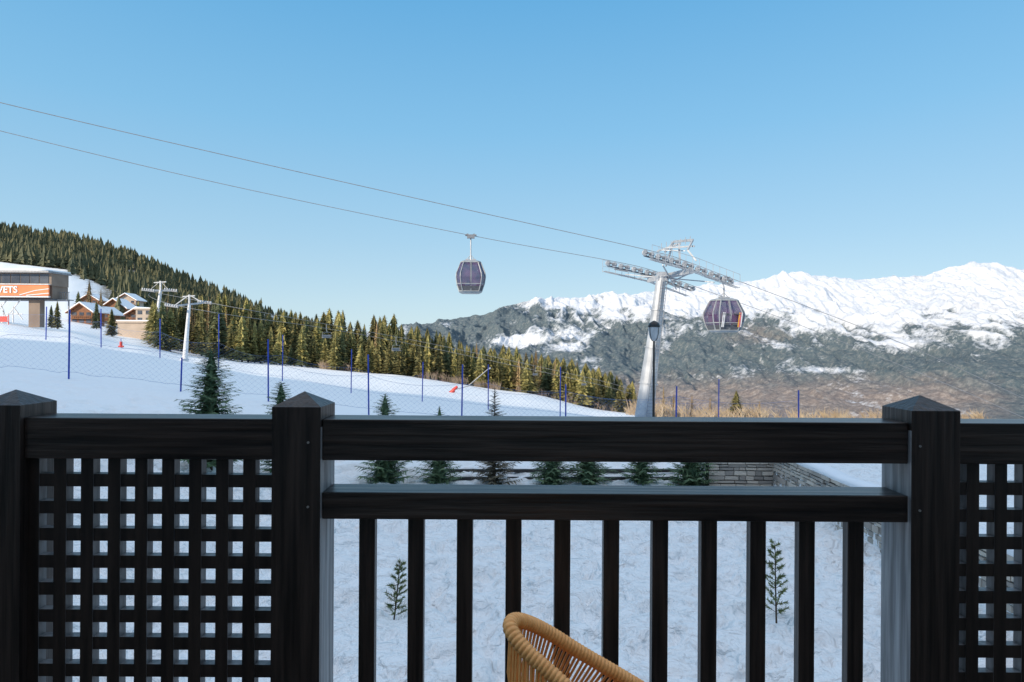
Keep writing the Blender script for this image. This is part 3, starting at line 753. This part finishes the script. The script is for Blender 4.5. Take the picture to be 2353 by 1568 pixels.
for (a,b,f,l) in ((b1a,b1b,C1,c1),(b2a,b2b,C2,c2)):
    ppx=[q[0] for q in l];ppy=[q[1] for q in l]
    pa=pix(*a)[0]; pb=pix(*b)[0]
    N=14; cp=[f(pa+(pb-pa)*k/(N-1),np.interp(pa+(pb-pa)*k/(N-1),ppx,ppy)) for k in range(N)]
    m_=MB(); 
    for k in range(N-1): m_.bar(cp[k]+Vector((0,0,-.36))+side*.16,cp[k+1]+Vector((0,0,-.36))+side*.16,.05,.11); 
    for k in range(0,N-1,2): m_.bar(cp[k]+Vector((0,0,-.2))-side*.14,cp[k+1]+Vector((0,0,-.2))-side*.14,.05,.11)
    for k in range(1,N-2,4): m_.bar(cp[k]+Vector((0,0,-.52)),cp[k+2]+Vector((0,0,-.48)),.08,.09)
    build(m_,'sheave_beam','galv_dark',py_t)
    for k in range(N):
        m_=MB(); c=cp[k]+Vector((0,0,-.21)); m_.tube([c-side*.06,c-side*.045,c+side*.045,c+side*.06],[.17,.19,.19,.17],14); m_.tube([c-side*.2,c+side*.2],.05,8); build(m_,'sheave','galv',py_t)
    m_=MB(); s3=side*(-.75 if l is c2 else .75)
    for k in range(N-1):
        for q_ in (-.2,0,.2):
            m_.bar(cp[k]+s3+side*q_+Vector((0,0,-.70)),cp[k+1]+s3+side*q_+Vector((0,0,-.70)),.06,.03)
        m_.bar(cp[k]+s3+side*.24+Vector((0,0,-.72)),cp[k]+s3-side*.24+Vector((0,0,-.72)),.05,.03)
    build(m_,'catwalk','galv',py_t)
    m_=MB()
    for k in range(N):
        m_.tube([cp[k]+s3*1.3+Vector((0,0,-.70)),cp[k]+s3*1.3+Vector((0,0,.15))],.016,5)
    for hz in (-.3,.15): m_.tube([c_+s3*1.3+Vector((0,0,hz)) for c_ in cp],.016,5)
    build(m_,'guard_rail','galv',py_t)
m_=MB()
fa=P(1528,580,42);fb=P(1548,556,42.5);fc=P(1592,552,39.5);fe=P(1580,575,39.2)
m_.bar(fa,fb,.11,.11);m_.bar(fb,fc,.12,.16);m_.bar(fc,fe,.10,.10);m_.bar(fe,P(1600,600,39),.10,.10);m_.bar(P(1510,578,42.5),P(1562,560,41),.10,.10);m_.bar(P(1530,570,41),P(1596,566,39.5),.08,.10);m_.bar(fb,P(1530,612,42),.10);m_.bar(P(1560,560,41),P(1563,612,40.3),.12)
m_.bar(P(1520,575,42),P(1575,577,41),.06);
for k in range(7):
    q=P(1520+11*k,574-2.5*k,42-.35*k); m_.bar(q,q+Vector((0,0,.45)),.035)
build(m_,'lifting_frame','galv',py_t)
def gon(label,root_loc,rotz,hang,skis):
    t=thing('gondola_cabin',label,'gondola',(0,0,0),None)
    def ring(z,hx,hy,c=.28):
        pts=[]
        for sx,sy in ((1,1),(-1,1),(-1,-1),(1,-1)):
            a=(sx*hx,sy*hy*(1-c)) ; b=(sx*hx*(1-c),sy*hy)
            pts+= [a,b] if (sx*sy>0) else [b,a]
        return [Vector((x,y,z)) for x,y in pts]
    L=[(.12,.74,.66),(.60,.90,.80),(1.05,.97,.87),(1.30,.95,.85),(2.05,.66,.60)]
    m_=MB(); m_.rings([ring(z,a*.985,b*.985) for z,a,b in L]); build(m_,'windows','glass',t)
    m_=MB(); rg=[ring(z,a,b) for z,a,b in L]
    for k in range(len(rg)-1):
        for j in range(8): m_.tube([rg[k][j],rg[k+1][j]],.036,6)
    for k in (0,1,4):
        m_.tube(rg[k],.033,6,close=True)
    for sy in (-1,1):
        for x in (-.03,.03): m_.tube([(x,sy*.66,.12),(x,sy*.87,1.05),(x,sy*.84,1.3),(x,sy*.63,2.05)],.018,5)
    build(m_,'frame','cabin_frame',t)
    m_=MB(); m_.rings([ring(0,.58,.52),ring(.05,.68,.60),ring(.16,.755,.675)]); build(m_,'floor_pan','cabin_frame',t)
    m_=MB(); m_.rings([ring(.165,.757,.677),ring(.46,.853,.763)]); build(m_,'lower_panel','cabin_dark',t)
    m_=MB(); m_.rings([ring(2.03,.69,.63),ring(2.12,.64,.58),ring(2.20,.42,.38)]); build(m_,'roof','cabin_frame',t)
    m_=MB()
    for sx in (-1,1): m_.box(sx*.55-.15,sx*.55+.15,-.5,.5,.55,.68); m_.box(sx*.68-.04,sx*.68+.04,-.5,.5,.68,1.15)
    build(m_,'bench','seat_red',t)
    if skis:
        m_=MB(); 
        for sx in (-.35,.35):
            m_.bar((sx-.22,-.80,.5),(sx+.22,-.80,.5),.16,.1); m_.bar((sx-.2,-.93,1.15),(sx+.2,-.93,1.15),.12,.06)
        rk=build(m_,'ski_rack','cabin_dark',t)
        for x,mm in ((-.56,'white'),(-.47,'white'),(.42,'ski_y'),(.5,'ski_p'),(.58,'white')):
            m_=MB(); m_.bar((x,-.88,.32),(x+.05,-.99,1.25),.05,.02,up=(0,1,0)); build(m_,'ski',mm,rk)
    m_=MB(); H=hang
    m_.tube([(0,0,2.2),(0,0,2.5),(.0,0,2.9),(0,.12,3.2),(0,.12,H-.12)],[.07,.05,.045,.045,.045],8); m_.bar((-.35,0,2.28),(.35,0,2.28),.1,.08)
    m_.tube([(-.3,0,2.24),(0,0,2.6),(.3,0,2.24)],.03,6)
    ha=build(m_,'hanger','galv',t)
    m_=MB(); m_.box(-.25,.25,-.1,.16,H-.2,H-.02); m_.tube([(-.38,0,H),(.38,0,H)],.06,8); m_.tube([(-.22,.18,H+.05),(-.22,.26,H+.05)],.1,10);m_.tube([(.22,.18,H+.05),(.22,.26,H+.05)],.1,10); build(m_,'grip','galv_dark',ha)
    t.location=root_loc; t.rotation_euler=(0,0,rotz); return t
g1=C1(1082,541); HG=(675-541)/F*g1.y
gon('gondola cabin with dark glass hanging alone in the sky left of the pylon',(g1.x,g1.y,g1.z-HG),math.atan(sl_)-.15,HG,False)
g2=C2(1676,638); HG2=(764-638)/F*g2.y
gon('gondola cabin carrying skis just right of the pylon, against the mountain',(g2.x-.35,g2.y,g2.z-HG2),math.atan(sl_)-.05,HG2,True).scale=(1.15,1,1)
# ---------------------------------------------------------------- chairlift pylons
def small_pylon(label,px,ptop,pbase,Y,wpx,tilt,wid=1.0):
    s=Y/F; tp=P(px+3,ptop,Y); b=P(px-8,pbase,Y); q_=Y/95
    t=thing('chairlift_pylon',label,'pylon',tuple(b))
    m_=MB(); m_.tube([b-Vector((0,0,.5)),b+(tp-b)*.5,tp],[10*s*.62*wid,7*s*.62*wid,5*s*.62*wid],12); m_.tube([b-Vector((0,0,.5)),b+Vector((0,0,.25))],.7*q_,4); build(m_,'mast','white',t)
    m_=MB(); a=P(px-wpx,ptop-tilt,Y-1); c=P(px+wpx,ptop+tilt,Y+1); m_.bar(a,c,.28*q_,.28*q_); m_.bar(tp,P(px+3,ptop-22,Y),.24*q_); m_.bar(P(px-12,ptop-18,Y),P(px+16,ptop-20,Y),.16*q_); m_.bar(P(px+3,ptop-22,Y),P(px+wpx*.8,ptop+tilt-2,Y),.08); m_.bar(P(px+3,ptop-22,Y),P(px-wpx*.8,ptop-tilt-2,Y),.08)
    build(m_,'crossarm','galv',t)
    for e in (a,c):
        m_=MB(); m_.bar(e+Vector((-1.6,1.0,.15))*q_,e+Vector((1.6,-1.0,-.25))*q_,.14*q_,.16*q_)
        bt=build(m_,'sheave_beam','galv_dark',t)
        for k in range(6):
            m_=MB(); q=e+Vector((-1.4+.56*k,.9-.36*k,.33-.07*k))*q_; m_.tube([q-Vector((.03,.05,0)),q+Vector((.03,.05,0))],.18*q_,10); build(m_,'sheave','galv',bt)
    return a,c
YP=62
zbp=tzs(P(424,838,YP).x,YP); pyb=pix(P(424,838,YP).x,YP,zbp)[1]
aL,cL=small_pylon('pale chairlift pylon standing at the left edge of the piste in front of the firs',432,700,pyb,YP,38,-4)
small_pylon('farther pale chairlift pylon whose head rises above the chalets',366,668,760,150,26,0)
for i,(x0,dyy,lb) in enumerate(((470,0,'upper thin chairlift rope running down past the forest'),(395,10,'lower thin chairlift rope running down past the forest'))):
    pts=[P(335 if i==0 else 345,668+i*4,150),P(x0,694+i*6,YP+(1 if i==0 else -1)),P(750,745+dyy,82),P(1000,792+dyy,92),P(1350,868+dyy,94),P(1450,895+dyy,95)]
    m_=MB(); m_.tube(catmull(pts,8),.022,5); o=build(m_,'chairlift_rope','cable'); tag(o,lb,'cable')
cl=thing('chairlift_chair','grey chairlift chair hanging before the firs, nearer the left pylon','chairlift chair',(0,0,0))
m_=MB(); m_.tube([(0,0,0),(0,0,-.9),(.15,0,-1.3)],.05,6); m_.bar((-.6,0,-1.3),(.8,0,-1.3),.05); build(m_,'hanger','galv_dark',cl)
m_=MB(); m_.box(-.6,.8,-.25,.25,-2.2,-2.12); m_.box(-.6,.8,.22,.28,-2.12,-1.7); build(m_,'seat','galv_dark',cl)
m_=MB(); 
for x in (-.6,.8): m_.tube([(x,0,-1.3),(x,.2,-2.1),(x,-.35,-2.2)],.03,5)
m_.tube([(-.6,-.35,-1.8),(.8,-.35,-1.8)],.025,5); build(m_,'safety_bar','galv_dark',cl)
sp=[(750,745,82,.85,.7),(910,775,89,.92,.8),(1230,843,93,.6,.6),(1342,866,93.5,.6,.6)]
lbs=['grey chairlift chair hanging before the firs, nearest the left pylon','chairlift chair second from the left pylon, in front of the dense firs','small chairlift chair lower on the rope, before the thinning firs','small chairlift chair lowest on the rope, nearest the gondola pylon']
for i,(px,py_,Y,s,r) in enumerate(sp):
    q=P(px,py_,Y)
    if i==0: cl.location=q; cl.rotation_euler=(0,0,r); cl['label']=lbs[0]; cl.scale=(s,s,s)
    else: dup(cl,q,r,(s,s,s),lbs[i])
# ---------------------------------------------------------------- lift station
Y=75; s=Y/F
def X(px,Y=75): return P(px,700,Y).x
def Z(py,px=60,Y=75): return P(px,py,Y).z
st=thing('lift_station','raised lift station with orange banner, window band and snowy roof','lift station',(X(60),Y,Z(745)))
def zb(py): return Z(py)
D=2.9
m_=MB(); m_.box(X(-420),X(118),Y,Y+D,zb(656),zb(628)); build(m_,'upper_storey','concrete_b',st)
m_=MB(); m_.box(X(-420),X(114),Y+.4,Y+D+.2,zb(686),zb(656)-.003); build(m_,'lower_body','concrete_b',st)
m_=MB(); m_.box(X(-430),X(122),Y-.8,Y+D+.3,zb(628)+.003,zb(624)); build(m_,'roof','galv_dark',st)
m_=MB(); 
rings=[]
for x in np.linspace(X(-430),X(120),24):
    k=.25*math.sin(x*.7)+.1*math.sin(x*2.1); rings.append([(x,Y-.7,zb(624)+.01),(x,Y-.6,zb(620)+k*.3),(x,Y+2,zb(616)+k),(x,Y+D+.2,zb(619)),(x,Y+D+.2,zb(624)+.01)])
m_.rings(rings); build(m_,'roof_snow','snow_plain',st,smooth=True)
for k in range(20):
    x0=X(114-22*(k+1));x1=X(114-22*k)-.12
    m_=MB(); m_.box(x0,x1,Y-.05,Y+.02,zb(651),zb(630)); build(m_,'window','window',st)
m_=MB(); m_.box(X(-420),X(116),Y-.35,Y-.12,zb(680),zb(656)-.003); sg=build(m_,'banner','orange',st)
m_=MB(); m_.box(X(-420),X(117),Y-.4,Y-.1,zb(684),zb(681)); m_.box(X(-420),X(117),Y-.42,Y-.1,zb(655),zb(653)); 
for (pa,pb) in (((45,678),(80,668)),((80,668),(112,664)),((60,679),(112,674))):
    a=P(*pa,Y-.38);b=P(*pb,Y-.38); m_.bar(a,b,.02,.10)
build(m_,'banner_trim','white',st)
fc_=bpy.data.curves.new('lettering','FONT'); fc_.body='VETS'; fc_.size=1.12; fc_.extrude=.02; fc_.offset=.03
fo_=bpy.data.objects.new('tmp',fc_); col.objects.link(fo_); bpy.context.view_layer.update()
me=bpy.data.meshes.new_from_object(fo_.evaluated_get(bpy.context.evaluated_depsgraph_get())); bpy.data.objects.remove(fo_)
me.materials.clear(); me.materials.append(MT['white'])
lt=bpy.data.objects.new('lettering',me); col.objects.link(lt); lt.parent=sg
lw=max(v.co.x for v in me.vertices); 
loc=P(-6,672.5,Y-.39); lt.location=loc-OFF[st.name]; lt.rotation_euler=(R(90),0,0); lt.scale=((46*s)/lw,1,1)
m_=MB(); m_.box(X(-420),X(118),Y+.2,Y+D,zb(689),zb(686)-.004); build(m_,'soffit','cabin_dark',st)
m_=MB(); m_.box(X(54),X(80),Y+.8,Y+1.6,zb(752),zb(689)-.003); build(m_,'pillar','concrete_b',st)
m_=MB(); m_.box(X(-160),X(-125),Y+.8,Y+1.6,zb(752),zb(689)-.003); build(m_,'pillar','concrete_b',st)
for (pa,pb) in (((2,745),(48,688)),((20,748),(2,700)),((-30,745),(14,692)),((30,705),(52,735)),((0,722),(52,722)),((8,740),(8,712)),((30,742),(30,714))):
    m_=MB(); m_.bar(P(*pa,Y+.8),P(*pb,Y+.8),.10); build(m_,'brace','white',st)
m_=MB()
for k in range(9): m_.bar(P(118+5*k,690,Y+1.5),P(118+5*k,672,Y+1.5),.04)
m_.bar(P(118,672,Y+1.5),P(160,672,Y+1.5),.06); m_.bar(P(114,690,Y+1.5),P(162,690,Y+1.5),1.2,.12); m_.bar(P(158,745,Y+1.5),P(158,690,Y+1.5),.12); build(m_,'side_terrace','galv_dark',st)
p=P(8,742,71)
rb=thing('red_barrier','red crowd barrier under the lift station','barrier',tuple(p))
m_=MB(); m_.box(p.x-1.0,p.x+.5,p.y-.06,p.y-.03,p.z+.1,p.z+.75); build(m_,'panel','red',rb)
m_=MB(); m_.bar(p+Vector((-1.1,0,-.3)),p+Vector((-1.1,0,.9)),.06); build(m_,'stand','red',rb)
m_=MB(); m_.bar(p+Vector((.6,0,-.3)),p+Vector((.6,0,.9)),.06); build(m_,'stand','red',rb)
# ---------------------------------------------------------------- chalets
def chalet(label,px0,px1,pe,pb,Y,mw,roofrise=.35,flat=False,nwin=3,gable=True,depth=5):
    x0=P(px0,pe,Y).x;x1=P(px1,pe,Y).x; ze=P(px0,pe,Y).z; zbm=P(px0,pb,Y).z
    t=thing('chalet' if not flat else 'flat_building',label,'building',((x0+x1)/2,Y,zbm)); W=x1-x0; xm=(x0+x1)/2; rise=W*roofrise
    m_=MB(); m_.box(x0,x1,Y,Y+depth,zbm-2.5,ze)
    if not flat:
        i=len(m_.v); m_.v+=[(x0,Y,ze),(x1,Y,ze),(xm,Y,ze+rise),(x0,Y+depth,ze),(x1,Y+depth,ze),(xm,Y+depth,ze+rise)]; m_.f+=[(i,i+1,i+2),(i+4,i+3,i+5)]
    build(m_,'wall',mw,t)
    if flat:
        m_=MB(); m_.box(x0-.3,x1+.3,Y-.3,Y+depth,ze+.003,ze+.35); build(m_,'roof','plaster',t)
        m_=MB(); m_.box(x0-.2,x1+.2,Y-.2,Y+depth,ze+.353,ze+.6); build(m_,'roof_snow','snow_plain',t)
    else:
        for nm,mm,o1,o2 in (('roof','chalet_wood',.05,.3),('roof_snow','snow_plain',.31,.62)):
            m_=MB(); ov=.9
            for sx in (-1,1):
                xe=xm+sx*(W/2+ov); zed=ze-rise*ov/(W/2)
                a=[(xe,Y-1.0,zed+o1),(xm,Y-1.0,ze+rise+o1),(xm,Y-1.0,ze+rise+o2),(xe,Y-1.0,zed+o2)]
                b=[(q[0],Y+depth+.8,q[2]) for q in a]; m_.rings([a,b])
            build(m_,nm,mm,t)
    H=ze-zbm
    rows=2 if H>3.5 else 1
    for rI in range(rows):
        for k in range(nwin):
            wx=x0+W*(k+.5)/nwin; wz=zbm+H*(rI+.35)/rows; hw=min(.6,W*.2/nwin*1.6); hh=.5
            m_=MB(); m_.box(wx-hw,wx+hw,Y-.05,Y+.02,wz,wz+2*hh); wn=build(m_,'window','window',t)
    if not flat:
        m_=MB(); zz=zbm+H*.5; m_.box(x0,x1,Y-1.0,Y-.02,zz-.12,zz); 
        for k in range(12): m_.box(x0+W*k/11-.04,x0+W*k/11+.04,Y-1.0,Y-.92,zz+.003,zz+.8)
        m_.box(x0,x1,Y-1.02,Y-.9,zz+.803,zz+.9); build(m_,'balcony','chalet_wood',t)
chalet('brown timber chalet with snowy gable roof nearest the lift station',163,212,716,748,165,'chalet_wood')
chalet('brown timber chalet second from the lift station, set slightly back',214,252,722,750,180,'chalet_wood',nwin=2)
chalet('timber chalet higher up behind the other chalets',236,290,708,745,200,'chalet_wood')
chalet('small orange brown chalet right of the other chalets, above the beige building',296,338,722,752,172,'chalet_wood',.3,nwin=2)
chalet('small chalet highest on the slope, behind the golden larch',186,226,690,712,230,'chalet_wood',.3,nwin=2)
chalet('pale walled chalet high on the slope left of the far chairlift pylon',268,312,690,712,235,'plaster',.3,nwin=3)
chalet('low beige flat roofed building below the chalets by the firs',270,346,742,782,130,'plaster',flat=True,nwin=0)
chalet('narrow beige block with flat roof behind the low beige building',312,350,712,745,160,'plaster',flat=True,nwin=2)
